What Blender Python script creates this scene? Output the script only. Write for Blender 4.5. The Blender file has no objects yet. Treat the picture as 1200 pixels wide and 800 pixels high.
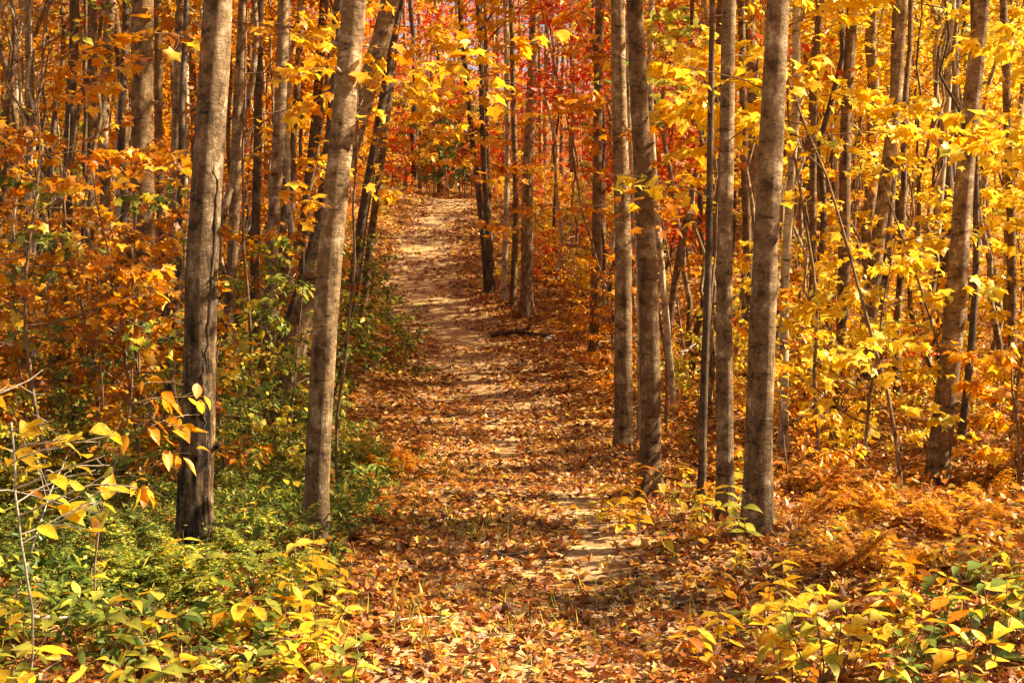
import bpy, math
import numpy as np
from mathutils import Vector
R = math.radians
RNG = np.random.default_rng(7)
sc = bpy.context.scene
COL = sc.collection
sc.cycles.max_bounces = 7
sc.cycles.diffuse_bounces = 3
sc.cycles.glossy_bounces = 2
sc.cycles.transmission_bounces = 3
sc.cycles.transparent_max_bounces = 4
sc.cycles.sample_clamp_indirect = 6.0
sc.cycles.caustics_reflective = False
sc.cycles.caustics_refractive = False
sc.render.filter_size = 1.2

# ------------------------------------------------------------------ terrain
PY = np.array([-20, 0, 12, 17, 20, 25, 30, 36, 44, 52, 58, 64, 75, 100, 140, 200, 400.])
PZ = np.array([-0.6, 0, 0, .02, .17, .72, 1.5, 2.55, 3.75, 4.85, 5.1, 5.2, 6.4, 11, 19, 28, 30.])
_yy = np.linspace(-20, 400, 2101)
_zz = np.interp(_yy, PY, PZ)
_k = np.hanning(21); _k /= _k.sum()
_zz = np.convolve(np.pad(_zz, 10, mode='edge'), _k, mode='valid')
XY = np.array([-20, 0, 5, 8, 10.3, 13, 17, 22, 25, 27.5, 31, 36, 44, 52, 60, 80.])
XX = np.array([.5, .5, .55, .52, .42, .20, -.18, -.5, -.82, -1.5, -2.0, -2.3, -2.3, -2.15, -.8, 5.0])
_xx = np.interp(_yy, XY, XX)
_k2 = np.hanning(25); _k2 /= _k2.sum()
_xx = np.convolve(np.pad(_xx, 12, mode='edge'), _k2, mode='valid')
def path_x(y): return np.interp(y, _yy, _xx)
def path_w(y): return np.interp(y, [0, 8, 20, 40, 60], [1.35, 1.25, 1.15, 1.05, 1.0])
def sstep(a, b, t):
    t = np.clip((t - a) / (b - a), 0, 1); return t * t * (3 - 2 * t)
def ground(x, y):
    x = np.asarray(x, float); y = np.asarray(y, float)
    z = np.interp(y, _yy, _zz)
    u = x - path_x(y)
    off = sstep(1.0, 3.0, np.abs(u))
    n = (.10 * np.sin(x * .9 + 1.3) * np.sin(y * .7 + .4) + .06 * np.sin(x * 2.1 + y * 1.3) + .03 * np.sin(x * 4.3 - y * 3.7 + 2) +
         .015 * np.sin(x * 9.1 + y * 7.3))
    bank = .38 * sstep(1.0, 2.6, -u) * sstep(14, 26, y) + .012 * np.clip(-u - 2, 0, 30) * sstep(10, 30, y)
    dip = -.05 * (1 - sstep(.5, 1.3, np.abs(u)))
    rut = .02 * np.sin(y * 2.3 + x) + .03 * np.sin(y * .9) + .10 * np.sin(y * 1.15 + .5 + .3 * x) * sstep(18, 28, y)
    return z + n * (0.25 + .75 * off) * sstep(3, 9, y + 3) + bank + dip + rut * (1 - off)
def gz(x, y): return float(ground(x, y))

# ------------------------------------------------------------------ camera
CAMZ = gz(0, 0) + 1.62
FPX = 1667.0
PITCH = math.atan(60 / FPX)
cd = bpy.data.cameras.new('camera'); cam = bpy.data.objects.new('camera', cd); COL.objects.link(cam)
cd.sensor_width = 36; cd.lens = 50; cd.clip_end = 1000; cd.clip_start = .05
cam.location = (0, 0, CAMZ); cam.rotation_euler = (R(90) - PITCH, 0, 0)
sc.camera = cam
CP, SP = math.cos(PITCH), math.sin(PITCH)
def ray(px, py):
    a, b = (px - 600) / FPX, (400 - py) / FPX
    return np.array([a, CP + b * SP, -SP + b * CP])
def on_ground(px, py):
    r = ray(px, py); r = r / r[1]
    for y in np.arange(4, 90, .05):
        p = r * y
        if p[2] + CAMZ <= gz(p[0], y): return p[0], y
    return r[0] * 60, 60.
def at_depth(px, py, y):
    r = ray(px, py); r = r * (y / r[1]); return np.array([r[0], y, r[2] + CAMZ])

# ------------------------------------------------------------------ light
AZ, EL = 82, 39
sun = bpy.data.lights.new('sun', 'SUN'); so = bpy.data.objects.new('sun', sun); COL.objects.link(so)
sun.energy = 5.0; sun.angle = R(.55); sun.color = (1, .90, .72)
S = Vector((math.cos(R(EL)) * math.sin(R(AZ)), math.cos(R(EL)) * math.cos(R(AZ)), math.sin(R(EL))))
so.rotation_euler = S.to_track_quat('Z', 'Y').to_euler(); so.location = (20, 5, 30)
w = bpy.data.worlds.new('World'); sc.world = w; w.use_nodes = True
nt = w.node_tree; nt.nodes.clear()
sky = nt.nodes.new('ShaderNodeTexSky'); sky.sky_type = 'NISHITA'; sky.sun_disc = False
sky.sun_elevation = R(EL); sky.sun_rotation = R(AZ); sky.dust_density = 1.5; sky.air_density = 1.0; sky.ozone_density = .3
bg = nt.nodes.new('ShaderNodeBackground'); bg.inputs[1].default_value = .05
wo = nt.nodes.new('ShaderNodeOutputWorld')
nt.links.new(sky.outputs[0], bg.inputs[0]); nt.links.new(bg.outputs[0], wo.inputs[0])
sc.view_settings.view_transform = 'Standard'; sc.view_settings.look = 'None'
sc.view_settings.exposure = 1.72; sc.view_settings.gamma = 1.0
try:
    sc.view_settings.use_white_balance = True
    sc.view_settings.white_balance_temperature = 7500
    sc.view_settings.white_balance_tint = 8
except Exception: pass

# ------------------------------------------------------------------ materials
def new_mat(name):
    m = bpy.data.materials.new(name); m.use_nodes = True
    m.node_tree.nodes.clear(); return m, m.node_tree
def N(nt, t, **kw):
    n = nt.nodes.new(t)
    for k, v in kw.items(): setattr(n, k, v)
    return n
def ramp(nt, cols, inter='LINEAR'):
    r = N(nt, 'ShaderNodeValToRGB'); cr = r.color_ramp; cr.interpolation = inter
    while len(cr.elements) < len(cols): cr.elements.new(.5)
    for e, (p, c) in zip(cr.elements, cols):
        e.position = p; e.color = (*c, 1)
    return r
def math_n(nt, op, a=None, b=None, c=None):
    n = N(nt, 'ShaderNodeMath', operation=op)
    for i, v in enumerate((a, b, c)):
        if v is None: continue
        if isinstance(v, (int, float)): n.inputs[i].default_value = v
        else: nt.links.new(v, n.inputs[i])
    return n.outputs[0]
def leaf_mat(name, cols, trans=.5, spread=.25, spec=.35, rough=.45):
    """cols: ramp stops; picked per leaf with a small shift per plant"""
    m, nt = new_mat(name); L = nt.links
    g = N(nt, 'ShaderNodeNewGeometry'); oi = N(nt, 'ShaderNodeObjectInfo')
    o = math_n(nt, 'MULTIPLY_ADD', oi.outputs['Random'], spread, -spread / 2)
    v = math_n(nt, 'ADD', g.outputs['Random Per Island'], o)
    r = ramp(nt, cols); L.new(v, r.inputs[0])
    tc = N(nt, 'ShaderNodeTexCoord')
    no = N(nt, 'ShaderNodeTexNoise'); no.inputs['Scale'].default_value = 38; no.inputs['Detail'].default_value = 2
    L.new(tc.outputs['Object'], no.inputs['Vector'])
    sp = ramp(nt, [(.32, (.62, .50, .42)), (.45, (1, 1, 1))]); L.new(no.outputs['Fac'], sp.inputs[0])
    mx = N(nt, 'ShaderNodeMix', data_type='RGBA', blend_type='MULTIPLY'); mx.inputs['Factor'].default_value = 1.
    L.new(r.outputs[0], mx.inputs['A']); L.new(sp.outputs[0], mx.inputs['B'])
    p = N(nt, 'ShaderNodeBsdfPrincipled'); p.inputs['Roughness'].default_value = rough
    p.inputs['Specular IOR Level'].default_value = spec
    L.new(mx.outputs['Result'], p.inputs['Base Color'])
    t = N(nt, 'ShaderNodeBsdfTranslucent'); L.new(mx.outputs['Result'], t.inputs[0])
    ms = N(nt, 'ShaderNodeMixShader'); ms.inputs[0].default_value = trans
    L.new(p.outputs[0], ms.inputs[1]); L.new(t.outputs[0], ms.inputs[2])
    out = N(nt, 'ShaderNodeOutputMaterial'); L.new(ms.outputs[0], out.inputs[0])
    return m
YEL, GLD, ORG, RED, GRN, RUS, LIM = (.91, .62, .05), (.86, .48, .03), (.74, .26, .015), (.68, .065, .018), (.16, .22, .035), (.40, .13, .02), (.62, .58, .09)
BRN = (.26, .11, .03)
LM = dict(
    yellow=leaf_mat('leaf_yellow', [(0, LIM), (.08, YEL), (.6, YEL), (.9, GLD), (1, (.8, .36, .02))], .46),
    gold=leaf_mat('leaf_gold', [(0, YEL), (.3, GLD), (.7, (.8, .33, .02)), (.92, ORG), (1, RUS)], .46),
    orange=leaf_mat('leaf_orange', [(0, GLD), (.3, (.78, .30, .02)), (.7, ORG), (.9, (.6, .16, .015)), (1, BRN)], .44),
    red=leaf_mat('leaf_red', [(0, GLD), (.08, ORG), (.2, (.76, .12, .025)), (.4, RED), (.8, (.76, .08, .03)), (1, (.78, .2, .02))], .5),
    rust=leaf_mat('leaf_rust', [(0, GLD), (.2, (.6, .24, .03)), (.5, RUS), (.7, ORG), (.88, BRN), (1, (.3, .28, .05))], .4),
    green=leaf_mat('leaf_green', [(0, (.07, .12, .02)), (.4, GRN), (.7, (.26, .32, .05)), (.9, LIM), (1, YEL)], .42),
    lime=leaf_mat('leaf_lime', [(0, GRN), (.2, (.38, .38, .05)), (.5, LIM), (.8, YEL), (1, GLD)], .5),
    conifer=leaf_mat('leaf_evergreen', [(0, (.05, .09, .02)), (.6, (.10, .15, .03)), (1, (.2, .22, .04))], .3),
    litter=leaf_mat('leaf_litter', [(0, (.66, .44, .24)), (.12, (.72, .40, .08)), (.22, (.60, .24, .03)), (.38, (.44, .13, .02)),
                                    (.56, (.30, .085, .02)), (.74, (.14, .05, .022)), (.84, (.40, .22, .12)), (.92, (.78, .52, .06)), (1, (.5, .08, .03))], .22, .0, .3, .5),
)
def bark_mat(name, dark, mid, pale, band=.6, fiss=0., scale=1., bump=.5, moss=0.):
    m, nt = new_mat(name); L = nt.links
    tc = N(nt, 'ShaderNodeTexCoord'); oi = N(nt, 'ShaderNodeObjectInfo')
    add = N(nt, 'ShaderNodeVectorMath', operation='ADD')
    mul = N(nt, 'ShaderNodeMath', operation='MULTIPLY'); mul.inputs[1].default_value = 37.
    L.new(oi.outputs['Random'], mul.inputs[0])
    L.new(tc.outputs['Object'], add.inputs[0]); L.new(mul.outputs[0], add.inputs[1])
    def noise(sx, sz, sca, det=5., rough=.6):
        mp = N(nt, 'ShaderNodeMapping'); mp.inputs['Scale'].default_value = (sx, sx, sz)
        L.new(add.outputs[0], mp.inputs[0])
        n = N(nt, 'ShaderNodeTexNoise'); n.inputs['Scale'].default_value = sca * scale
        n.inputs['Detail'].default_value = det; n.inputs['Roughness'].default_value = rough
        L.new(mp.outputs[0], n.inputs['Vector']); return n.outputs['Fac']
    blot = noise(1, .8, 9., 7., .68); bands = noise(1, 3.6, 6., 8., .78); fine = noise(1, 1.6, 34., 8., .75); vert = noise(1, .14, 22., 7., .7)
    r1 = ramp(nt, [(.38, dark), (.46, mid), (.53, mid), (.63, pale)]); L.new(blot, r1.inputs[0])
    rb = ramp(nt, [(.39, (.13, .095, .07)), (.43, (.85, .85, .85)), (.6, (1, 1, 1)), (.7, (1.2, 1.18, 1.15))]); L.new(bands, rb.inputs[0])
    m1 = N(nt, 'ShaderNodeMix', data_type='RGBA', blend_type='MULTIPLY'); m1.inputs['Factor'].default_value = band
    L.new(r1.outputs[0], m1.inputs['A']); L.new(rb.outputs[0], m1.inputs['B'])
    rf = ramp(nt, [(.38, (.5, .44, .38)), (.6, (1.2, 1.16, 1.1))]); L.new(fine, rf.inputs[0])
    m2 = N(nt, 'ShaderNodeMix', data_type='RGBA', blend_type='MULTIPLY'); m2.inputs['Factor'].default_value = .7
    L.new(m1.outputs['Result'], m2.inputs['A']); L.new(rf.outputs[0], m2.inputs['B'])
    col = m2.outputs['Result']
    hgt = math_n(nt, 'ADD', math_n(nt, 'MULTIPLY', bands, band), math_n(nt, 'MULTIPLY', fine, .35))
    # furrowed bark low on the trunk
    sx = N(nt, 'ShaderNodeSeparateXYZ'); L.new(tc.outputs['Object'], sx.inputs[0])
    lowz = N(nt, 'ShaderNodeMapRange'); lowz.inputs['From Min'].default_value = 2.9; lowz.inputs['From Max'].default_value = .6
    L.new(math_n(nt, 'ADD', sx.outputs['Z'], math_n(nt, 'MULTIPLY_ADD', blot, 2.6, -1.3)), lowz.inputs['Value'])
    fac = math_n(nt, 'MULTIPLY', lowz.outputs[0], fiss)
    rv = ramp(nt, [(.43, (.05, .035, .025)), (.49, (.34, .3, .26)), (.6, (.95, .88, .8))]); L.new(vert, rv.inputs[0])
    m3 = N(nt, 'ShaderNodeMix', data_type='RGBA', blend_type='MULTIPLY'); L.new(fac, m3.inputs['Factor'])
    L.new(col, m3.inputs['A']); L.new(rv.outputs[0], m3.inputs['B'])
    hh = math_n(nt, 'ADD', hgt, math_n(nt, 'MULTIPLY', math_n(nt, 'MULTIPLY', vert, 3.), fac))
    b = N(nt, 'ShaderNodeBump'); b.inputs['Strength'].default_value = bump; b.inputs['Distance'].default_value = .03
    L.new(hh, b.inputs['Height'])
    p = N(nt, 'ShaderNodeBsdfPrincipled'); p.inputs['Roughness'].default_value = .85
    p.inputs['Specular IOR Level'].default_value = .25
    L.new(m3.outputs['Result'], p.inputs['Base Color']); L.new(b.outputs[0], p.inputs['Normal'])
    out = N(nt, 'ShaderNodeOutputMaterial'); L.new(p.outputs[0], out.inputs[0])
    return m
BK = dict(
    grey=bark_mat('bark_grey_brown', (.13, .075, .038), (.31, .20, .105), (.62, .47, .30), .85, .45, bump=.8),
    furrow=bark_mat('bark_furrowed', (.13, .08, .04), (.30, .195, .105), (.60, .46, .30), .75, 1., bump=1.),
    brown=bark_mat('bark_brown', (.10, .055, .026), (.22, .13, .062), (.42, .28, .15), .85, .4, bump=.8),
    dark=bark_mat('bark_dark', (.06, .04, .025), (.12, .08, .05), (.22, .15, .10), .5, .4),
    pale=bark_mat('bark_pale', (.22, .14, .08), (.52, .42, .28), (.72, .63, .48), .9, .2),
    twig=bark_mat('bark_twig', (.10, .06, .04), (.20, .12, .07), (.36, .25, .16), .3, 0.),
    stick=bark_mat('bark_dead_stick', (.3, .24, .18), (.5, .42, .33), (.62, .55, .46), .3, 0.),
)
def simple_noise_mat(name, cols, scale, rough=.95, bump=.5, dist=.03, scale2=None, cols2=None):
    m, nt = new_mat(name); L = nt.links
    tc = N(nt, 'ShaderNodeTexCoord')
    n = N(nt, 'ShaderNodeTexNoise'); n.inputs['Scale'].default_value = scale; n.inputs['Detail'].default_value = 8; n.inputs['Roughness'].default_value = .65
    L.new(tc.outputs['Object'], n.inputs['Vector'])
    r = ramp(nt, cols); L.new(n.outputs['Fac'], r.inputs[0]); col = r.outputs[0]
    if cols2:
        v = N(nt, 'ShaderNodeTexVoronoi'); v.inputs['Scale'].default_value = scale2; v.inputs['Randomness'].default_value = 1
        L.new(tc.outputs['Object'], v.inputs['Vector'])
        s = N(nt, 'ShaderNodeSeparateColor'); L.new(v.outputs['Color'], s.inputs[0])
        r2 = ramp(nt, cols2); L.new(s.outputs[0], r2.inputs[0])
        mx = N(nt, 'ShaderNodeMix', data_type='RGBA'); 
        L.new(n.outputs['Fac'], mx.inputs['Factor']); L.new(col, mx.inputs['A']); L.new(r2.outputs[0], mx.inputs['B'])
        col = mx.outputs['Result']
    p = N(nt, 'ShaderNodeBsdfPrincipled'); p.inputs['Roughness'].default_value = rough; p.inputs['Specular IOR Level'].default_value = .15
    L.new(col, p.inputs['Base Color'])
    b = N(nt, 'ShaderNodeBump'); b.inputs['Strength'].default_value = bump; b.inputs['Distance'].default_value = dist
    L.new(n.outputs['Fac'], b.inputs['Height']); L.new(b.outputs[0], p.inputs['Normal'])
    out = N(nt, 'ShaderNodeOutputMaterial'); L.new(p.outputs[0], out.inputs[0]); return m
M_floor = simple_noise_mat('forest_floor', [(.3, (.06, .03, .012)), (.5, (.16, .075, .025)), (.7, (.28, .13, .035))], 9, scale2=16,
                           cols2=[(0, (.10, .04, .02)), (.4, (.40, .16, .03)), (.75, (.55, .25, .04)), (1, (.62, .40, .10))])
M_path = simple_noise_mat('trodden_earth', [(.3, (.18, .10, .045)), (.5, (.40, .25, .12)), (.7, (.60, .41, .20))], 7, bump=.6, dist=.04, scale2=30,
                          cols2=[(0, (.26, .12, .045)), (.5, (.50, .31, .13)), (1, (.66, .46, .22))])
M_stone = simple_noise_mat('stone', [(.3, (.30, .26, .21)), (.6, (.52, .47, .40)), (.8, (.62, .58, .5))], 11, bump=.7)

# ------------------------------------------------------------------ mesh tools
class MB:
    def __init__(s): s.v = []; s.q = []; s.t = []; s.n = 0
    def add(s, v, q=None, t=None):
        v = np.asarray(v, float).reshape(-1, 3)
        if q is not None and len(q): s.q.append(np.asarray(q).reshape(-1, 4) + s.n)
        if t is not None and len(t): s.t.append(np.asarray(t).reshape(-1, 3) + s.n)
        s.v.append(v); s.n += len(v)
    def mesh(s, name, mat, smooth=True):
        me = bpy.data.meshes.new(name)
        V = np.concatenate(s.v).astype(np.float32)
        q = np.concatenate(s.q) if s.q else np.zeros((0, 4), int)
        t = np.concatenate(s.t) if s.t else np.zeros((0, 3), int)
        me.vertices.add(len(V)); me.vertices.foreach_set('co', V.ravel())
        loops = np.concatenate([q.ravel(), t.ravel()]).astype(np.int32)
        me.loops.add(len(loops)); me.loops.foreach_set('vertex_index', loops)
        st = np.concatenate([np.arange(len(q)) * 4, len(q) * 4 + np.arange(len(t)) * 3]).astype(np.int32)
        me.polygons.add(len(st)); me.polygons.foreach_set('loop_start', st)
        me.update(calc_edges=True)
        me.polygons.foreach_set('use_smooth', np.full(len(st), smooth, dtype=bool))
        if mat: me.materials.append(mat)
        return me
def ob(name, me, parent=None, loc=(0, 0, 0), rz=0.):
    o = bpy.data.objects.new(name, me); COL.objects.link(o)
    o.location = loc; o.rotation_euler = (0, 0, rz)
    if parent: o.parent = parent
    return o
def tag(o, label=None, cat=None, group=None, kind=None):
    if label: o['label'] = label
    if cat: o['category'] = cat
    if group: o['group'] = group
    if kind: o['kind'] = kind
    return o
def tube(mb, pts, rad, sides=8, wob=0., rng=RNG, cap=True, lump=None):
    pts = np.asarray(pts, float); n = len(pts); rad = np.broadcast_to(np.asarray(rad, float), (n,))
    T = np.gradient(pts, axis=0); T /= np.linalg.norm(T, axis=1)[:, None] + 1e-9
    ref = np.array([1., 0, 0]) if abs(T[0][2]) > .7 else np.array([0, 0, 1.])
    A = np.cross(T, ref); A /= np.linalg.norm(A, axis=1)[:, None] + 1e-9
    B = np.cross(T, A)
    th = np.linspace(0, 2 * np.pi, sides, endpoint=False)
    rr = rad[:, None] * (1 + (wob * rng.standard_normal((n, sides)) if wob else 0))
    if lump is not None: rr = rr * lump(np.arange(n)[:, None] / n, th[None, :], pts[:, 2][:, None])
    V = pts[:, None, :] + (A[:, None, :] * np.cos(th)[None, :, None] + B[:, None, :] * np.sin(th)[None, :, None]) * rr[:, :, None]
    i = np.arange(n - 1)[:, None]; j = np.arange(sides)[None, :]; j2 = (j + 1) % sides
    Q = np.stack([np.broadcast_to(i * sides + j, (n - 1, sides)), i * sides + j2, (i + 1) * sides + j2, (i + 1) * sides + j], -1).reshape(-1, 4)
    V = V.reshape(-1, 3)
    t = None
    if cap:
        V = np.vstack([V, pts[-1:] + T[-1:] * rad[-1]]); k = n * sides; b = (n - 1) * sides
        t = [(b + a, b + (a + 1) % sides, k) for a in range(sides)]
    mb.add(V, Q, t)
# leaf templates (verts, quads); unit length along +y
def _tpl(v, q): return np.array(v, float), np.array(q)
KITE = _tpl([(0, 0, 0), (.36, .45, .04), (0, 1, -.06), (-.36, .45, .04)], [(0, 1, 2, 3)])
OVAL = _tpl([(0, 0, 0), (.24, .25, .05), (.26, .6, .03), (0, 1, -.12), (-.26, .6, .03), (-.24, .25, .05)], [(0, 1, 2, 3), (0, 3, 4, 5)])
LONG = _tpl([(0, 0, 0), (.15, .22, .05), (.17, .55, .02), (0, 1, -.18), (-.17, .55, .02), (-.15, .22, .05)], [(0, 1, 2, 3), (0, 3, 4, 5)])
_bs = [(0, 0), (.12, .15), (.3, .25), (.5, .265), (.72, .17), (.88, .07), (1, 0)]
BROAD = _tpl([(0, y, -.14 * y * y) for y, w_ in _bs] + [(w_, y, .3 * w_ - .14 * y * y) for y, w_ in _bs[1:-1]] + [(-w_, y, .3 * w_ - .14 * y * y) for y, w_ in _bs[1:-1]],
             [(i, 6 + i if i else 1, 7 + i, i + 1) for i in range(1, 5)] + [(i + 1, 12 + i, 11 + i, i) for i in range(1, 5)] + [(0, 7, 8, 2)][:0])
BROAD = (BROAD[0], np.array([(i, 6 + i, 7 + i, i + 1) for i in range(1, 5)] + [(i + 1, 12 + i, 11 + i, i) for i in range(1, 5)] + [(0, 7, 1, 12), (5, 11, 6, 16)]))
MAPLE = _tpl([(0, .32, -.03), (0, .08, 0), (.40, .02, .02), (.35, .22, .05), (.62, .52, -.04), (.27, .60, .04), (0, 1, -.1),
              (-.27, .60, .04), (-.62, .52, -.04), (-.35, .22, .05), (-.40, .02, .02)],
             [(0, 1, 2, 3), (0, 3, 4, 5), (0, 5, 6, 7), (0, 7, 8, 9), (0, 9, 10, 1)])
def add_leaves(mb, P, size, tpl, yaw, pitch, roll, rng=RNG, curl=.0):
    tv, tq = tpl; n = len(P)
    if n == 0: return
    k = len(tv)
    v = np.broadcast_to(tv, (n, k, 3)).copy()
    if curl:
        c = rng.normal(0, curl, n)[:, None]; c2 = rng.normal(0, curl, n)[:, None]
        v[:, :, 2] += c * (v[:, :, 1] - .4) ** 2 * 2 + c2 * v[:, :, 0] ** 2 * 3
        v[:, :, 0] *= rng.uniform(.75, 1.2, n)[:, None]
    v *= np.asarray(size).reshape(-1, 1, 1)
    def rot(v, a, i, j):
        c, s = np.cos(a)[:, None], np.sin(a)[:, None]
        x, y = v[:, :, i].copy(), v[:, :, j].copy()
        v[:, :, i] = c * x - s * y; v[:, :, j] = s * x + c * y
    rot(v, roll, 2, 0); rot(v, pitch, 1, 2); rot(v, yaw, 0, 1)
    v += P[:, None, :]
    q = (tq[None] + (np.arange(n) * k)[:, None, None]).reshape(-1, 4)
    mb.add(v.reshape(-1, 3), q)
def smooth_line(p0, d0, L, n, bend, rng, up=0.):
    """wobbly polyline that starts at p0 along d0"""
    p = np.array(p0, float); d = np.array(d0, float); d /= np.linalg.norm(d); out = [p.copy()]
    for i in range(n):
        d = d + rng.normal(0, bend, 3); d[2] += up; d /= np.linalg.norm(d)
        p = p + d * L / n; out.append(p.copy())
    return np.array(out)
def polyat(pts, t):
    t = np.clip(t, 0, 1) * (len(pts) - 1); i = int(min(t, len(pts) - 2)); f = t - i
    return pts[i] * (1 - f) + pts[i + 1] * f

def branches(rng, trunk, trad, z0, z1, nbr, blen, tpl, lsize, nleaf, wood_sides=4, twigs=6, droop=.35, elev=(20, 50), flat=.35,
             taper_top=.35, scatter=.05, thick=.3, sep=None, az0=None, azs=None, min_r=.003):
    """limbs between heights z0..z1 of a trunk polyline; returns (list of limb MBs, leaf MB)"""
    limbs = []; leaf = MB(); segs = []; az = rng.uniform(0, 6.28)
    zs = trunk[:, 2]
    for b in range(nbr):
        f = (b + rng.uniform(.1, .9)) / nbr; z = z0 + (z1 - z0) * f
        t = np.interp(z, zs, np.linspace(0, 1, len(zs)))
        p0 = polyat(trunk, t); r0 = np.interp(z, zs, trad)
        az += 2.4 + rng.normal(0, .4)
        a = az if az0 is None else az0 + rng.uniform(-azs, azs)
        e = R(rng.uniform(*elev)); L = blen * (1 - (1 - taper_top) * f) * rng.uniform(.65, 1.15)
        d = np.array([math.cos(a) * math.cos(e), math.sin(a) * math.cos(e), math.sin(e)])
        ln = smooth_line(p0, d, L, 6, .12, rng, up=-.03)
        mb = MB(); rr = max(min_r * 1.6, min(r0 * .55, L * .012 * thick / .3))
        tube(mb, ln, np.linspace(rr, min_r, len(ln)), wood_sides, cap=False)
        segs.append((ln[2:], .6))
        for k in range(twigs):
            tt = .22 + .76 * (k + rng.uniform(0, 1)) / twigs
            q = polyat(ln, tt); side = 1 if k % 2 else -1
            fd = polyat(ln, min(1, tt + .1)) - polyat(ln, max(0, tt - .1))
            ya = math.atan2(fd[1], fd[0]) + side * rng.uniform(.5, 1.1)
            ee = rng.normal(.08, flat)
            td = np.array([math.cos(ya) * math.cos(ee), math.sin(ya) * math.cos(ee), math.sin(ee)])
            tl = L * rng.uniform(.22, .45) * (1.15 - .5 * tt)
            tw = smooth_line(q, td, tl, 3, .15, rng, up=-.02)
            tube(mb, tw, np.linspace(max(min_r, rr * .35), min_r * .6, len(tw)), 3, cap=False)
            segs.append((tw, 1.))
        limbs.append(mb)
    if nleaf:
        Ls = np.array([np.linalg.norm(np.diff(s, axis=0), axis=1).sum() * wgt for s, wgt in segs]); Ls /= Ls.sum()
        cnt = rng.multinomial(nleaf, Ls); P = []; Y = []
        for (s, _), c in zip(segs, cnt):
            if not c: continue
            t = np.sort(rng.uniform(.08, 1.0, c)) * (len(s) - 1); i = np.minimum(t.astype(int), len(s) - 2); f = (t - i)[:, None]
            P.append(s[i] * (1 - f) + s[i + 1] * f)
            d = s[i + 1] - s[i]; Y.append(np.arctan2(d[:, 1], d[:, 0]) - np.pi / 2 + rng.choice([-1, 1], c) * rng.uniform(.2, 1.5, c))
        P = np.concatenate(P); Y = np.concatenate(Y); n = len(P)
        P = P + rng.normal(0, scatter, (n, 3)) * [1, 1, .7]
        add_leaves(leaf, P, lsize * rng.uniform(.65, 1.2, n), tpl, Y, rng.normal(-droop, .42, n), rng.normal(0, .45, n), rng, curl=.15)
    return limbs, leaf
def merge(mbs):
    m = MB()
    for b in mbs:
        for v, off in ((b, m.n),):
            m.v += v.v; m.q += [a + off for a in v.q]; m.t += [a + off for a in v.t]; m.n += v.n
    return m

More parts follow.
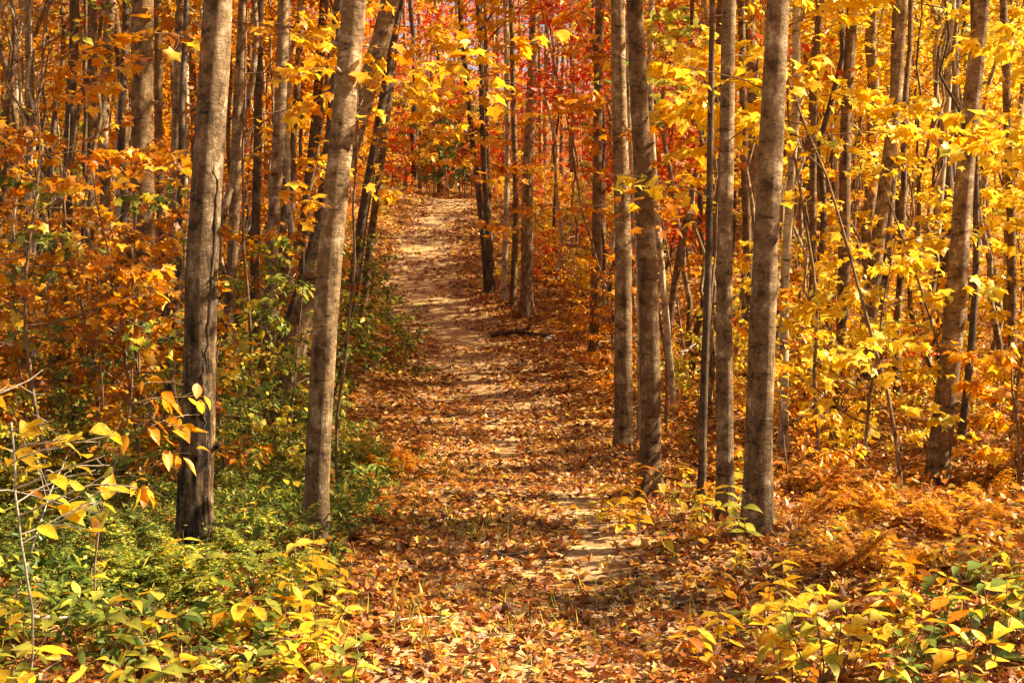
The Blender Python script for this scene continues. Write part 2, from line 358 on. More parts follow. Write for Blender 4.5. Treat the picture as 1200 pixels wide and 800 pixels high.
# ------------------------------------------------------------------ hero trees (placed where they stand)
def lump_fn(seed, amp=.04, flare=.5, flare_h=.35, zb=0.):
    r = np.random.default_rng(seed); ph = r.uniform(0, 6.28, 8)
    def f(u, th, z):
        h = z - zb
        l = amp * (np.sin(2 * th + ph[0] + h * .8) + .8 * np.sin(3 * th + ph[1] - h * 1.7) + .5 * np.sin(5 * th + ph[2] + h * 3.1) + .5 * np.sin(h * 6 + ph[3]) + .35 * np.sin(7 * th + h * 9 + ph[6]))
        root = np.clip(1 - h / flare_h, 0, 1) ** 2 * flare * (.6 + .4 * np.sin(4 * th + ph[4]) + .2 * np.sin(3 * th + ph[5]))
        return 1 + l + root
    return f
tree_count = 0
def hero(pts, w0, w1, bark, leafm, label, depth=None, height=13.5, nleaf=650, z0=None, nbr=10, blen=2.6, group=None, sides=16, name='tree', tpl=OVAL, flare=.45, lsize=.115, cat='tree'):
    global tree_count
    tree_count += 1; seed = 100 + tree_count; rng = np.random.default_rng(seed)
    bx, by = pts[0]
    if depth is None: x, y = on_ground(bx, by)
    else: y = depth; x = at_depth(bx, by, y)[0]
    lean = rng.uniform(-.25, .25)
    W = [at_depth(p[0], p[1], y) for p in pts]
    g = gz(W[0][0], y)
    if W[0][2] > g + .05:      # carry the trunk on down to the ground
        d = (W[1] - W[0]) / max(.2, (W[1] - W[0])[2]); W = [W[0] - d * (W[0][2] - g)] + W
    W = np.array(W); W[0][2] = g
    top = W[-1]; d = (W[-1] - W[-2]); d = d / d[2]; d[:2] *= .6
    zt = g + height * rng.uniform(.92, 1.08)
    if zt < top[2] + .5: zt = top[2] + 1
    W = np.vstack([W, top + d * (zt - top[2]) * .5, top + d * (zt - top[2])])
    zz = W[:, 2]; n = 46 if w0 > 15 else 26
    low = np.linspace(0, 1, n) ** 1.35
    zs = g - .12 + (zt - g + .12) * low
    wob = rng.normal(0, 1, (9, 2)); wz = np.linspace(g, zt, 9)
    def cr(col):
        z = np.interp(zs, zz, W[:, col]); return z
    X = cr(0); Y = np.interp(zs, zz, W[:, 1]) + lean * ((zs - g) / 6)
    k = np.array([.25, .5, .25])
    for _ in range(3):
        X[1:-1] = np.convolve(X, k, 'valid'); Y[1:-1] = np.convolve(Y, k, 'valid')
    sc_w = .012 if w0 > 15 else .02
    X += np.interp(zs, wz, wob[:, 0]) * sc_w; Y += np.interp(zs, wz, wob[:, 1]) * sc_w * 2
    r0 = w0 / FPX * y / 2; rt = w1 / FPX * y / 2; zf = top[2]
    rad = np.interp(zs, [g - .2, zf, zt], [r0, rt, rt * .25])
    base = np.array([X[1], Y[1], g])
    P = np.stack([X, Y, zs], 1) - base
    root = bpy.data.objects.new(name, None); COL.objects.link(root); root.location = base; root.empty_display_size = .2
    tag(root, label, cat, group)
    mb = MB(); tube(mb, P, rad, sides, wob=.012, rng=rng, lump=lump_fn(seed, .035, flare, .4 + r0))
    # knots and stubs
    for _ in range(int(3 if w0 > 15 else 1)):
        t = rng.uniform(.1, .5); c = polyat(P, t); a = rng.uniform(0, 6.28); rr = np.interp(c[2], P[:, 2], rad)
        dd = np.array([math.cos(a), math.sin(a), .5]); tube(mb, np.array([c + dd * rr * .5, c + dd * (rr + .02), c + dd * (rr + .05)]), [rr * .3, rr * .2, rr * .12], 6)
    ob('trunk', mb.mesh('trunk', BK[bark]), root)
    zc = z0 if z0 is not None else max(4.5, (top[2] - g) + .3)
    limbs, lf = branches(rng, P, rad, zc, zt - g - .2, nbr, blen, tpl, lsize, nleaf, twigs=6)
    # a few thin bare or nearly bare side twigs lower down
    lo, lf2 = branches(rng, P, rad, 1.6, zc, 4 if w0 > 15 else 3, .9, MAPLE, .10, 46, twigs=3, thick=.2, elev=(0, 45), min_r=.0025)
    for l in limbs: ob('limb', l.mesh('limb', BK['twig' if bark == 'dark' else bark]), root)
    for l in lo: ob('limb', l.mesh('limb', BK['twig']), root)
    ob('crown', merge([lf, lf2]).mesh('crown', LM[leafm]), root)
    return root, P + base, rad

FIRST, FP, FR = hero([(225, 646), (230, 480), (232, 350), (239, 180), (246, 0)], 43, 35, 'furrow', 'gold', 'thick grey furrowed trunk rising from green undergrowth, nearest tree left of the path', sides=28, name='maple_tree', flare=.22)
hero([(368, 630), (374, 500), (384, 350), (399, 190), (418, 0)], 31, 27, 'grey', 'gold', 'smooth grey trunk leaning right at the left edge of the leafy path', sides=24, name='maple_tree')
hero([(318, 492), (345, 392), (372, 302), (400, 210), (430, 115), (462, 0)], 25, 21, 'grey', 'orange', 'strongly leaning grey trunk crossing behind the smooth left trunk', sides=18, name='maple_tree')
hero([(304, 486), (335, 392), (366, 292), (378, 210)], 16, 11, 'dark', 'orange', 'dark slanting trunk just left of the strongly leaning grey one', depth=17.2, sides=12)
hero([(405, 395), (415, 310), (430, 220), (452, 90), (468, 0)], 12, 10, 'dark', 'orange', 'dark slender trunk at the left verge behind the two leaning trunks', sides=12)
hero([(422, 384), (432, 285), (447, 170), (462, 60)], 10, 8, 'brown', 'orange', 'brown slender stem nearest the path among the leaning trunks', sides=10)
hero([(731, 526), (733, 300), (727, 100), (725, 0)], 21, 17, 'grey', 'orange', 'straight grey trunk with sunlit right edge, first beside the path on the right', sides=20, name='maple_tree')
hero([(745, 522), (747, 440), (750, 330), (744, 200)], 8, 5, 'pale', 'orange', 'thin pale stem between the two straight trunks at the right verge', sides=8)
hero([(758, 586), (764, 500), (757, 300), (748, 100), (744, 0)], 25, 19, 'brown', 'orange', 'straight brown trunk with flared foot closest to the path on the right', sides=22, name='maple_tree', flare=.9)
hero([(848, 612), (850, 450), (855, 200), (857, 0)], 21, 17, 'grey', 'yellow', 'straight grey trunk just left of the thickest right hand trunk', sides=20, name='maple_tree')
hero([(836, 480), (838, 300), (842, 100), (845, 0)], 14, 12, 'brown', 'yellow', 'brown trunk half hidden behind the straight grey trunk on the right', depth=18.5, sides=12)
hero([(889, 629), (893, 450), (903, 200), (911, 0)], 36, 26, 'grey', 'yellow', 'thickest grey trunk on the right with dark horizontal scars', sides=26, name='maple_tree')
hero([(916, 532), (918, 300), (925, 100), (930, 0)], 12, 9, 'pale', 'yellow', 'slender pale trunk directly right of the thickest right hand trunk', sides=12)
hero([(878, 440), (874, 200), (870, 0)], 10, 9, 'brown', 'yellow', 'slim brown stem seen between the grey trunk and the thickest right trunk', depth=19.5, sides=10)
hero([(1098, 571), (1117, 400), (1130, 220), (1155, 0)], 27, 18, 'grey', 'yellow', 'grey trunk leaning right amid yellow leaves near the right edge', sides=20, name='maple_tree')
hero([(1008, 480), (1019, 380), (1031, 250), (1045, 130), (1052, 40)], 20, 13, 'grey', 'yellow', 'right leaning grey trunk of a pair with a sunlit right side', depth=15.5, sides=16)
hero([(1030, 420), (1040, 300), (1049, 170), (1056, 40)], 14, 11, 'brown', 'yellow', 'brown leaning trunk behind the sunlit one of the pair', depth=19, sides=12)
hero([(985, 450), (990, 300), (995, 130), (1003, 0)], 15, 13, 'brown', 'yellow', 'upright brown trunk left of the leaning pair on the right', depth=18, sides=12)
hero([(1085, 500), (1095, 320), (1110, 160), (1120, 0)], 10, 8, 'pale', 'yellow', 'thin pale trunk between the leaning pair and the right edge trunk', depth=20, sides=10)
hero([(572, 345), (562, 250), (550, 120), (543, 60)], 8, 6, 'dark', 'orange', 'leftmost spreading stem of the three stem clump beside the upper path', sides=8, nleaf=700)
hero([(575, 346), (567, 220), (561, 80)], 8, 6, 'dark', 'orange', 'middle stem of the three stem clump beside the upper path', sides=8, nleaf=600)
hero([(578, 345), (573, 220), (570, 90)], 7, 5, 'brown', 'orange', 'rightmost stem of the three stem clump beside the upper path', sides=8, nleaf=600)
hero([(615, 371), (617, 250), (624, 100), (627, 0)], 15, 11, 'grey', 'red', 'sunlit grey brown trunk right of the three stem clump', sides=14, nleaf=800)
hero([(602, 360), (605, 200), (601, 60)], 8, 6, 'brown', 'orange', 'thin brown stem close to the left of the sunlit mid path trunk', sides=8, nleaf=600)
hero([(590, 352), (596, 200), (594, 0)], 7, 6, 'pale', 'orange', 'thin pale stem between the three stem clump and its neighbours', sides=8, nleaf=600)
hero([(697, 392), (698, 200), (703, 0)], 12, 10, 'brown', 'red', 'dark upright trunk before the red leaves, left of the straight grey trunk', depth=23, sides=12, nleaf=800)
hero([(709, 405), (708, 250), (700, 0)], 7, 6, 'pale', 'red', 'thin pale trunk touching the dark upright one before the red leaves', depth=26, sides=8, nleaf=700)
hero([(826, 588), (823, 420), (827, 250), (833, 90)], 10, 7, 'dark', 'yellow', 'thin dark wavy trunk standing left of the grey right hand pair', sides=10, nleaf=600)
hero([(788, 450), (775, 330), (765, 200), (760, 80), (765, 0)], 8, 7, 'pale', 'orange', 'bent thin pale sapling trunk right of the flared brown trunk', depth=17, sides=8, nleaf=600)
hero([(778, 430), (795, 300), (818, 190), (850, 70)], 9, 7, 'brown', 'red', 'slanting thin brown trunk behind the flared brown trunk', depth=20, sides=8, nleaf=600)
hero([(945, 500), (950, 350), (953, 200), (962, 0)], 9, 8, 'brown', 'yellow', 'thin upright stem midway between the thickest trunk and the leaning pair', depth=17, sides=8, nleaf=700)
hero([(172, 450), (170, 250), (168, 100), (172, 0)], 25, 24, 'brown', 'gold', 'broad brown trunk behind orange shrubs left of the nearest thick trunk', depth=14.5, sides=18, name='maple_tree')
hero([(119, 420), (120, 200), (122, 0)], 13, 12, 'grey', 'orange', 'grey trunk of the far left row, right of its dark neighbour', depth=19, sides=12)
hero([(105, 420), (105, 200), (104, 0)], 11, 10, 'brown', 'orange', 'narrow brown trunk left of the grey far left trunk', depth=21, sides=10)
hero([(134, 430), (137, 250), (140, 120), (147, 0)], 9, 8, 'pale', 'orange', 'narrow white trunk lit by the sun, left of the broad brown trunk', depth=20, sides=10)
hero([(191, 430), (189, 200), (187, 0)], 10, 9, 'brown', 'gold', 'slim brown trunk touching the right side of the broad brown trunk', depth=19, sides=10)
hero([(200, 430), (203, 200), (210, 0)], 13, 11, 'grey', 'gold', 'slim grey trunk left of the nearest thick furrowed trunk', depth=18, sides=10)
hero([(217, 400), (218, 150), (219, 0)], 8, 7, 'pale', 'gold', 'thin white trunk peeking out left of the nearest thick trunk', depth=22, sides=8)
hero([(266, 400), (271, 300), (280, 150), (289, 0)], 13, 11, 'grey', 'gold', 'grey trunk leaning slightly right, first right of the nearest thick trunk', depth=18, sides=12)
hero([(298, 430), (303, 200), (306, 0)], 11, 10, 'dark', 'orange', 'dark upright trunk second to the right of the nearest thick trunk', depth=20, sides=10)
hero([(314, 430), (321, 250), (328, 100), (331, 0)], 16, 14, 'grey', 'orange', 'medium grey trunk midway between the two nearest left trunks', depth=17, sides=14)
hero([(336, 420), (344, 230), (352, 70)], 9, 8, 'brown', 'orange', 'thin brown trunk right of the medium grey one', depth=22, sides=8)
hero([(352, 410), (360, 250), (373, 100), (383, 0)], 12, 11, 'dark', 'orange', 'dark trunk rising just left of the smooth left trunk', depth=21, sides=10)
hero([(74, 420), (78, 200), (82, 0)], 12, 11, 'dark', 'orange', 'dark trunk of the far left row behind orange leaves', depth=20, sides=10)
hero([(1128, 560), (1140, 420), (1146, 300), (1143, 150)], 9, 7, 'dark', 'yellow', 'thin dark stem right of the right edge leaning trunk', depth=13.5, sides=8, nleaf=600)
hero([(1190, 560), (1184, 400), (1188, 200), (1180, 0)], 11, 9, 'brown', 'yellow', 'brown trunk cut by the right edge of the view', depth=16, sides=10)
hero([(28, 430), (32, 200), (30, 0)], 10, 9, 'grey', 'orange', 'grey trunk farthest left behind the orange shrubs', depth=21, sides=10)

hero([(330, 492), (349, 425), (366, 350), (384, 262)], 11, 8, 'pale', 'orange', 'thin pale sunlit stem slanting right at the foot of the strongly leaning grey trunk', depth=16.4, sides=10, nleaf=500)
hero([(292, 470), (322, 380), (352, 275), (372, 180)], 8, 6, 'brown', 'orange', 'slender brown slanting stem farthest left of the leaning cluster', depth=18.5, sides=8, nleaf=500)
# a long dark split in the bark of the nearest left trunk
def split(z0, z1, ang, r, seed):
    rng = np.random.default_rng(seed); L = FP - np.array(FIRST.location); P = []
    for z in np.linspace(z0, z1, 26):
        c = [np.interp(z, L[:, 2], L[:, 0]), np.interp(z, L[:, 2], L[:, 1])]; rr = np.interp(z, L[:, 2], FR)
        a = ang + .16 * math.sin(z * 4.3) + rng.normal(0, .09); P.append([c[0] + math.cos(a) * rr * .985, c[1] + math.sin(a) * rr * .985, z])
    mb = MB(); tube(mb, np.array(P), r * np.concatenate([np.linspace(.2, 1, 8), np.ones(10), np.linspace(1, .2, 8)]) * rng.uniform(.6, 1.2, 26), 5)
    ob('bark_split', mb.mesh('bark_split', BK['dark']), FIRST)
split(1.0, 2.25, -.75, .013, 1); split(.45, 1.2, -.95, .010, 2); split(.9, 1.6, -1.9, .006, 3)
# ------------------------------------------------------------------ background trees (prototype + copies)
def make_proto_tree(seed, H, z0, nleaf, r0, bark, bend=.05):
    rng = np.random.default_rng(seed)
    n = 20; zs = np.linspace(-.2, H, n); X = np.cumsum(rng.normal(0, bend, n)); Yv = np.cumsum(rng.normal(0, .05, n)); X -= X[0]; Yv -= Yv[0]
    P = np.stack([X, Yv, zs], 1); rad = np.linspace(r0, r0 * .25, n)
    mb = MB(); tube(mb, P, rad, 8, wob=.02, rng=rng, lump=lump_fn(seed, .03, .35, .4))
    limbs, lf = branches(rng, P, rad, z0, H - .3, 14, 2.8, KITE, .15, nleaf, twigs=7, wood_sides=3, scatter=.12, taper_top=.4)
    return mb.mesh('trunk', BK[bark]), merge(limbs).mesh('branches', BK[bark]), lf.mesh('crown', LM['gold'])
PROTO = [make_proto_tree(900 + i, H, z0, nl, r0, 'grey') for i, (H, z0, nl, r0) in enumerate(
    [(14, 5, 3000, .10), (15, 6.5, 3200, .12), (12, 3.5, 2800, .075), (16, 6, 3400, .13), (11, 2.5, 2600, .06), (13, 4.5, 3000, .09)])]
PROTO_TH = [make_proto_tree(980 + i, H, z0, nl, r0, 'grey') for i, (H, z0, nl, r0) in enumerate([(14, 6, 750, .10), (15, 7, 850, .12), (12, 5, 650, .075), (13, 5.5, 750, .09)])]
PROTO_PO = [make_proto_tree(1010 + i, H, z0, nl, r0, 'grey', .09) for i, (H, z0, nl, r0) in enumerate([(9, 4.6, 260, .035), (10, 5, 300, .045), (8, 4.2, 240, .028), (11, 5.5, 320, .055)])]
PROTO_SM = [make_proto_tree(950 + i, H, z0, nl, r0, 'grey') for i, (H, z0, nl, r0) in enumerate([(9, 2.5, 1500, .04), (10, 3.5, 1500, .05)])]
def set_mat(o, m):
    o.material_slots[0].link = 'OBJECT'; o.material_slots[0].material = m
def copy_tree(proto, loc, rz, s, leafm, bark, label, group, name='tree', cat='tree'):
    r = bpy.data.objects.new(name, None); COL.objects.link(r); r.location = loc; r.rotation_euler = (RNG.normal(0, .03), RNG.normal(0, .03), rz); r.scale = (s, s, s)
    r.empty_display_size = .2; tag(r, label, cat, group)
    for nm, me, m in zip(('trunk', 'branches', 'crown'), proto, (BK[bark], BK[bark], LM[leafm])):
        o = ob(nm, me, r); set_mat(o, m)
    return r
HEROXY = [(o.location.x, o.location.y) for o in COL.objects if o.type == 'EMPTY']
def zone_px(x, y): return 600 + FPX * x / y
def leaf_for(px, y, rng):
    u = rng.random()
    if px < 260: return 'orange' if u < .36 else ('rust' if u < .6 else 'gold' if u < .82 else 'lime' if u < .93 else 'green')
    if px < 430: return 'orange' if u < .5 else ('gold' if u < .78 else 'red')
    if px < 520: return 'red' if u < .6 else ('orange' if u < .85 else 'gold')
    if px < 860: return 'red' if u < (.62 if y > 24 else .3) else ('orange' if u < .75 else ('gold' if u < .88 else 'yellow'))
    return 'yellow' if u < .74 else ('gold' if u < .88 else 'orange' if u < .95 else 'lime')
def side_of(px, x, y):
    return 'left' if x < path_x(min(y, 55)) else 'right'
taken = list(HEROXY)
def free(x, y, dmin, store=True):
    for a, b in taken:
        if (a - x) ** 2 + (b - y) ** 2 < dmin * dmin: return False
    if store: taken.append((x, y))
    return True
rb = np.random.default_rng(21); cnt = 0; tries = 0
while cnt < 124 and tries < 9000:
    tries += 1
    y = 20 + 50 * rb.random() ** .9
    x = rb.uniform(-1, 1) * (.36 * y + 1)
    if y < 60 and abs(x - path_x(y)) < 2.0 + .02 * y: continue
    if not free(x, y, .9): continue
    px = zone_px(x, y); lf = leaf_for(px, y, rb); bk = rb.choice(['grey', 'brown', 'pale', 'dark'], p=[.36, .3, .18, .16])
    small = rb.random() < .5; dense = y > 34 or math.sin(x * .9 + 1) * math.sin(y * .8) > -.1
    if 28 < y < 57 and 0 < x - path_x(y) < 16: dense = False
    if 30 < y < 57 and 0 < x - path_x(y) < 6: continue
    pr = (PROTO_SM if small else PROTO if dense else PROTO_TH)[rb.integers(2 if small else 6 if dense else 4)]
    sd = side_of(px, x, y); dist = 'mid distance' if y < 45 else 'far'
    lab = f"{dict(grey='grey', brown='brown', pale='pale sunlit', dark='dark')[bk]} {'thin' if small else 'slender'} {dist} forest tree with {lf} leaves on the {sd} side"
    copy_tree(pr, (x, y, gz(x, y) - .02), rb.uniform(0, 6.28), rb.uniform(.85, 1.2), lf, bk, lab, f"{bk} {'thin' if small else 'slender'} {dist} trees with {lf} leaves, {sd} side")
    cnt += 1
# close rows of thin pole trees that crowd the middle distance
cnt = 0; tries = 0
while cnt < 112 and tries < 6000:
    tries += 1
    y = rb.uniform(15.5, 36); x = rb.uniform(-1, 1) * .37 * y
    if abs(x - path_x(y)) < 1.9 + .02 * y or not free(x, y, .45): continue
    px = zone_px(x, y); lf = leaf_for(px, y, rb); bk = rb.choice(['grey', 'brown', 'pale', 'dark'], p=[.3, .25, .22, .23]); sd = side_of(px, x, y)
    o = copy_tree(PROTO_PO[rb.integers(4)], (x, y, gz(x, y) - .02), rb.uniform(0, 6.28), rb.uniform(.8, 1.2), lf, bk,
        f"{dict(grey='grey', brown='brown', pale='pale sunlit', dark='dark')[bk]} pole thin tree crowded between the larger trunks on the {sd} side, {lf} crown", f"{bk} pole trees with {lf} crowns, {sd} side")
    o.rotation_euler[0] += rb.normal(0, .035); o.rotation_euler[1] += rb.normal(0, .045); cnt += 1
# neighbouring trees beside and behind the viewpoint (their crowns shade the ground in view)
for i, (x, y) in enumerate([(6.5, 3), (9, 7), (12, 11), (8.5, 13), (14, 4), (11, 17), (17, 15), (14, 20), (5.5, -3), (-5.5, 4), (-8, 9), (-10, 15), (9.5, 0), (16, 9)]):
    if free(x, y, .5):
        copy_tree(PROTO_TH[i % 4] if i % 3 else PROTO[i % 2], (x, y, gz(x, y) - .02), i * 1.7, 1., 'yellow' if x > 0 else 'gold', 'grey', 'slender grey forest tree standing outside the view beside the path', 'trees just outside the view')

# ------------------------------------------------------------------ young maples / understorey
def make_sapling(seed, H, z0, nbr, blen, lsize, nleaf, tpl, r0=.018, twigs=5, elev=(10, 45), bend=.05, scatter=.03, ws=3):
    rng = np.random.default_rng(seed)
    P = smooth_line((0, 0, -.05), (rng.normal(0, .12), rng.normal(0, .12), 1), H, 12, bend, rng, up=.03)
    P[:, 2] = np.linspace(-.05, H, len(P)); rad = np.linspace(r0, .004, len(P))
    st = MB(); tube(st, P, rad, 6)
    limbs, lf = branches(rng, P, rad, z0, H * .97, nbr, blen, tpl, lsize, nleaf, wood_sides=ws, twigs=twigs, elev=elev, flat=.2, taper_top=.4, scatter=scatter)
    return merge([st] + limbs).mesh('stem', BK['twig']), lf.mesh('foliage', LM['gold'])
def place_plant(proto, x, y, rz, s, leafm, label, cat, group=None, name='young_maple', bark='twig', tilt=0.):
    r = bpy.data.objects.new(name, None); COL.objects.link(r); r.location = (x, y, gz(x, y) - .01)
    r.rotation_euler = (RNG.normal(0, .04), tilt + RNG.normal(0, .04), rz); r.scale = (s, s, s); r.empty_display_size = .1
    tag(r, label, cat, group)
    a = ob('stem', proto[0], r); set_mat(a, BK[bark]); b = ob('foliage', proto[1], r); set_mat(b, LM[leafm])
    return r
FARS = [make_sapling(300 + i, H, z0, nb, bl, .13, nl, KITE, r0=.03, scatter=.08) for i, (H, z0, nb, bl, nl) in enumerate(
    [(6, 1, 18, 1.7, 1700), (7, 1.5, 20, 1.9, 1900), (4.5, .5, 16, 1.5, 1400), (3, .3, 14, 1.2, 1000), (8, 2, 20, 2.0, 2000)])]
MIDS = [make_sapling(330 + i, H, z0, nb, bl, .11, nl, MAPLE, r0=.022, scatter=.04) for i, (H, z0, nb, bl, nl) in enumerate(
    [(4.5, 1, 15, 1.3, 560), (5.5, 1.6, 16, 1.5, 700), (3.4, .5, 13, 1.1, 420), (2.2, .3, 11, .9, 300)])]
LOWS = [make_sapling(360 + i, H, .12, nb, bl, ls, nl, OVAL, r0=.010, scatter=.03, elev=(5, 60)) for i, (H, nb, bl, ls, nl) in enumerate(
    [(1.5, 12, .8, .09, 420), (1.1, 11, .65, .085, 320), (1.9, 14, .9, .09, 520)])]
rs = np.random.default_rng(5); cnt = 0; tries = 0
while cnt < 205 and tries < 6000:
    tries += 1
    y = 27 + 60 * rs.random() ** 1.05; x = rs.uniform(-1, 1) * (.38 * y + 2)
    k = rs.integers(5); spread = [1.6, 1.8, 1.4, 1.1, 1.9][k]
    if 24 < y < 58 and 0 < x - path_x(y) < (4.2 if y < 34 else 6.0): continue
    if y < 58 and abs(x - path_x(y)) < 1.5 + spread * .8: continue
    if not free(x, y, .7): continue
    px = zone_px(x, y); lf = leaf_for(px, y, rs); sd = side_of(px, x, y)
    if y > 50 and rs.random() < .06: lf = 'green'
    dist = 'mid distance' if y < 42 else 'far'
    place_plant(FARS[k], x, y, rs.uniform(0, 6.28), rs.uniform(.8, 1.25), lf, f"{lf} leaved {dist} understorey maple in the woods on the {sd} side", 'sapling', f"{lf} {dist} understorey maples, {sd} side")
    cnt += 1
cnt = 0; tries = 0
while cnt < 46 and tries < 3000:
    tries += 1
    y = rs.uniform(14.5, 25); x = rs.uniform(-1, 1) * (.38 * y + 1)
    k = rs.integers(4)
    if abs(x - path_x(y)) < 2.7: continue
    if not free(x, y, .7): continue
    px = zone_px(x, y); sd = side_of(px, x, y)
    lf = ('rust' if rs.random() < .4 else 'orange' if rs.random() < .5 else 'gold') if px < 330 else leaf_for(px, y, rs)
    place_plant(MIDS[k], x, y, rs.uniform(0, 6.28), rs.uniform(.5, .8) if px < 480 else rs.uniform(.6, 1.0), lf, f"{lf} leaved young maple behind the nearest trunks on the {sd} side", 'sapling', f"{lf} young maples behind the nearest trunks, {sd} side")
    cnt += 1
# mixed green shrubs round the feet of the nearest left trunks
for px_, py_, s_, m_ in ((120, 520, .8, 'green'), (165, 560, .6, 'lime'), (275, 560, .55, 'green'), (310, 530, .75, 'green'), (330, 570, .5, 'lime'), (60, 560, .7, 'green'),
                         (30, 600, .6, 'lime'), (290, 600, .4, 'green'), (415, 560, .4, 'lime'), (150, 610, .45, 'green')):
    x, y = on_ground(px_, py_)
    place_plant(LOWS[px_ % 3], x, y, px_, s_, m_, f'bushy {m_} leaved shrub around the feet of the two nearest left trunks', 'shrub', f'{m_} shrubs around the nearest left trunks', name='shrub')
# green shrubs on the bank left of the path
for px_, py_, s_ in ((428, 438, 1.0), (456, 430, .8), (412, 462, .95), (440, 408, .9), (398, 520, .6), (470, 450, .6)):
    x, y = on_ground(px_, py_)
    place_plant(LOWS[px_ % 3], x, y, px_, s_, 'green', 'low dark green shrub on the bank at the left edge of the path', 'shrub', 'green shrubs on the left bank of the path', name='shrub')
# thicket beyond the crest of the path
for i in range(26):
    y = rs.uniform(56, 74); x = at_depth(rs.uniform(425, 640), 300, y)[0]
    if y < 61 and abs(x - path_x(y)) < 1.6: continue
    lf = 'green' if i % 4 == 0 else ('yellow' if i % 4 == 1 else 'red' if i % 4 == 2 else 'gold')
    place_plant(FARS[(i % 4)], x, y, i * 1.3, rs.uniform(.7, 1.1), lf, f"{lf} leaved bushy maple beyond the crest of the path", 'sapling', f"{lf} bushy maples beyond the crest")
for px_, d_, k_, s_ in ((528, 55.5, 3, 1.1), (545, 57, 3, 1.3), (510, 58, 2, .9)):
    x = at_depth(px_, 300, d_)[0]
    place_plant(FARS[k_], x, d_, px_, s_, 'conifer', 'dark green bush at the crest where the path disappears', 'bush', 'dark green bushes at the crest', name='bush')
# low bushes creeping up to the right edge of the climbing path
cnt = 0; tries = 0
while cnt < 75 and tries < 4000:
    tries += 1
    y = rs.uniform(15.5, 56); x = path_x(y) + rs.uniform(1.35, 6.5)
    if not free(x, y, .3): continue
    lf = rs.choice(['yellow', 'gold', 'orange', 'lime', 'red'], p=[.4, .27, .16, .1, .07])
    pr, s_ = (FARS[3], rs.uniform(.28, .5)) if y > 26 else (LOWS[rs.integers(3)], rs.uniform(.5, .95))
    place_plant(pr, x, y, rs.uniform(0, 6.28), s_, lf, f"low {lf} bush beside the climbing path on its right hand slope", 'bush', f"low {lf} bushes on the slope right of the path", name='bush'); cnt += 1
cnt = 0
for i in range(26):
    y = rs.uniform(24, 56); x = path_x(y) - rs.uniform(1.3, 3.2)
    lf = rs.choice(['gold', 'green', 'lime', 'orange'])
    place_plant(FARS[3], x, y, rs.uniform(0, 6.28), rs.uniform(.2, .38), lf, f"low {lf} bush on the bank along the left edge of the climbing path", 'bush', f"low {lf} bushes on the left bank", name='bush')
# low shrubs
cnt = 0; tries = 0
while cnt < 150 and tries < 5000:
    tries += 1
    y = 11 + 30 * rs.random() ** 1.2; x = rs.uniform(-1, 1) * (.38 * y + 1); k = rs.integers(3)
    if abs(x - path_x(y)) < 1.55 + .6 * rs.random(): continue
    if x > path_x(y) and rs.random() < .3: continue
    if not free(x, y, .35): continue
    px = zone_px(x, y); sd = side_of(px, x, y)
    if sd == 'left': lf = rs.choice(['rust', 'orange', 'green', 'lime', 'gold'], p=[.34, .22, .2, .1, .14])
    else: lf = rs.choice(['yellow', 'gold', 'lime', 'rust', 'orange'], p=[.26, .22, .1, .28, .14])
    place_plant(LOWS[k], x, y, rs.uniform(0, 6.28), rs.uniform(.7, 1.15), lf, f"low {lf} leaved shrub in the undergrowth on the {sd} side of the path", 'shrub', f"low {lf} shrubs, {sd} side", name='shrub')
    cnt += 1

# specific near young maples whose sprays hang into view
def near_maple(px, depth, H, z0, nbr, blen, leafm, label, nleaf=420, az0=None, azs=None, lsize=.11, seed=0, bark='twig', r0=.02, elev=(0, 35), twigs=5, tpl=MAPLE, name='young_maple', lean=(0, 0), droop=.5, rz=0):
    rng = np.random.default_rng(5000 + seed)
    x = at_depth(px, 340, depth)[0]
    P = smooth_line((0, 0, -.05), (lean[0], lean[1], 1), H, 12, .09, rng, up=.03); P[:, 2] = np.linspace(-.05, H, len(P)); rad = np.linspace(r0, .004, len(P))
    st = MB(); tube(st, P, rad, 7)
    limbs, lf = branches(rng, P, rad, z0, H * .98, nbr, blen, tpl, lsize, nleaf, wood_sides=4, twigs=twigs, elev=elev, flat=.15, taper_top=.6, scatter=.03, az0=az0, azs=azs, droop=droop, min_r=.0025)
    r = bpy.data.objects.new(name, None); COL.objects.link(r); r.location = (x, depth, gz(x, depth)); tag(r, label, 'sapling')
    ob('stem', st.mesh('stem', BK[bark]), r)
    for l in limbs: ob('branch', l.mesh('branch', BK[bark]), r)
    ob('foliage', lf.mesh('foliage', LM[leafm]), r); return r
PI = math.pi
near_maple(1225, 9.0, 5.2, 2.3, 15, 1.9, 'yellow', 'young maple at the right edge whose yellow sprays fill the upper right', 820, PI, 1.2, seed=1, lsize=.13, twigs=6)
near_maple(1060, 11.5, 5.2, 2.6, 14, 1.7, 'yellow', 'young maple with bright yellow leaf sprays above the leaning pair of trunks', 700, seed=2, r0=.018, lsize=.13)
near_maple(960, 12.5, 5.4, 3.0, 12, 1.6, 'yellow', 'young maple with yellow leaves right of the thickest right trunk', 540, seed=3, lsize=.125)
near_maple(1185, 14.5, 4.4, 1.6, 14, 1.6, 'yellow', 'bushy yellow young maple behind the right edge leaning trunk', 620, seed=4)
near_maple(285, 12.5, 4.8, 2.6, 11, 1.5, 'gold', 'young maple with golden sprays between the two nearest left trunks', 330, 0.1, 1.0, seed=5)
near_maple(385, 15.5, 4.6, 2.6, 8, 1.6, 'gold', 'young maple holding golden leaf sprays over the left of the path', 170, .1, .9, seed=6, bark='dark', r0=.014, lean=(.12, -.1))
near_maple(396, 10.4, 4.3, 2.5, 7, 1.5, 'gold', 'slim young maple just behind the smooth left trunk reaching golden sprays over the path', 150, .1, .8, seed=18, r0=.013)
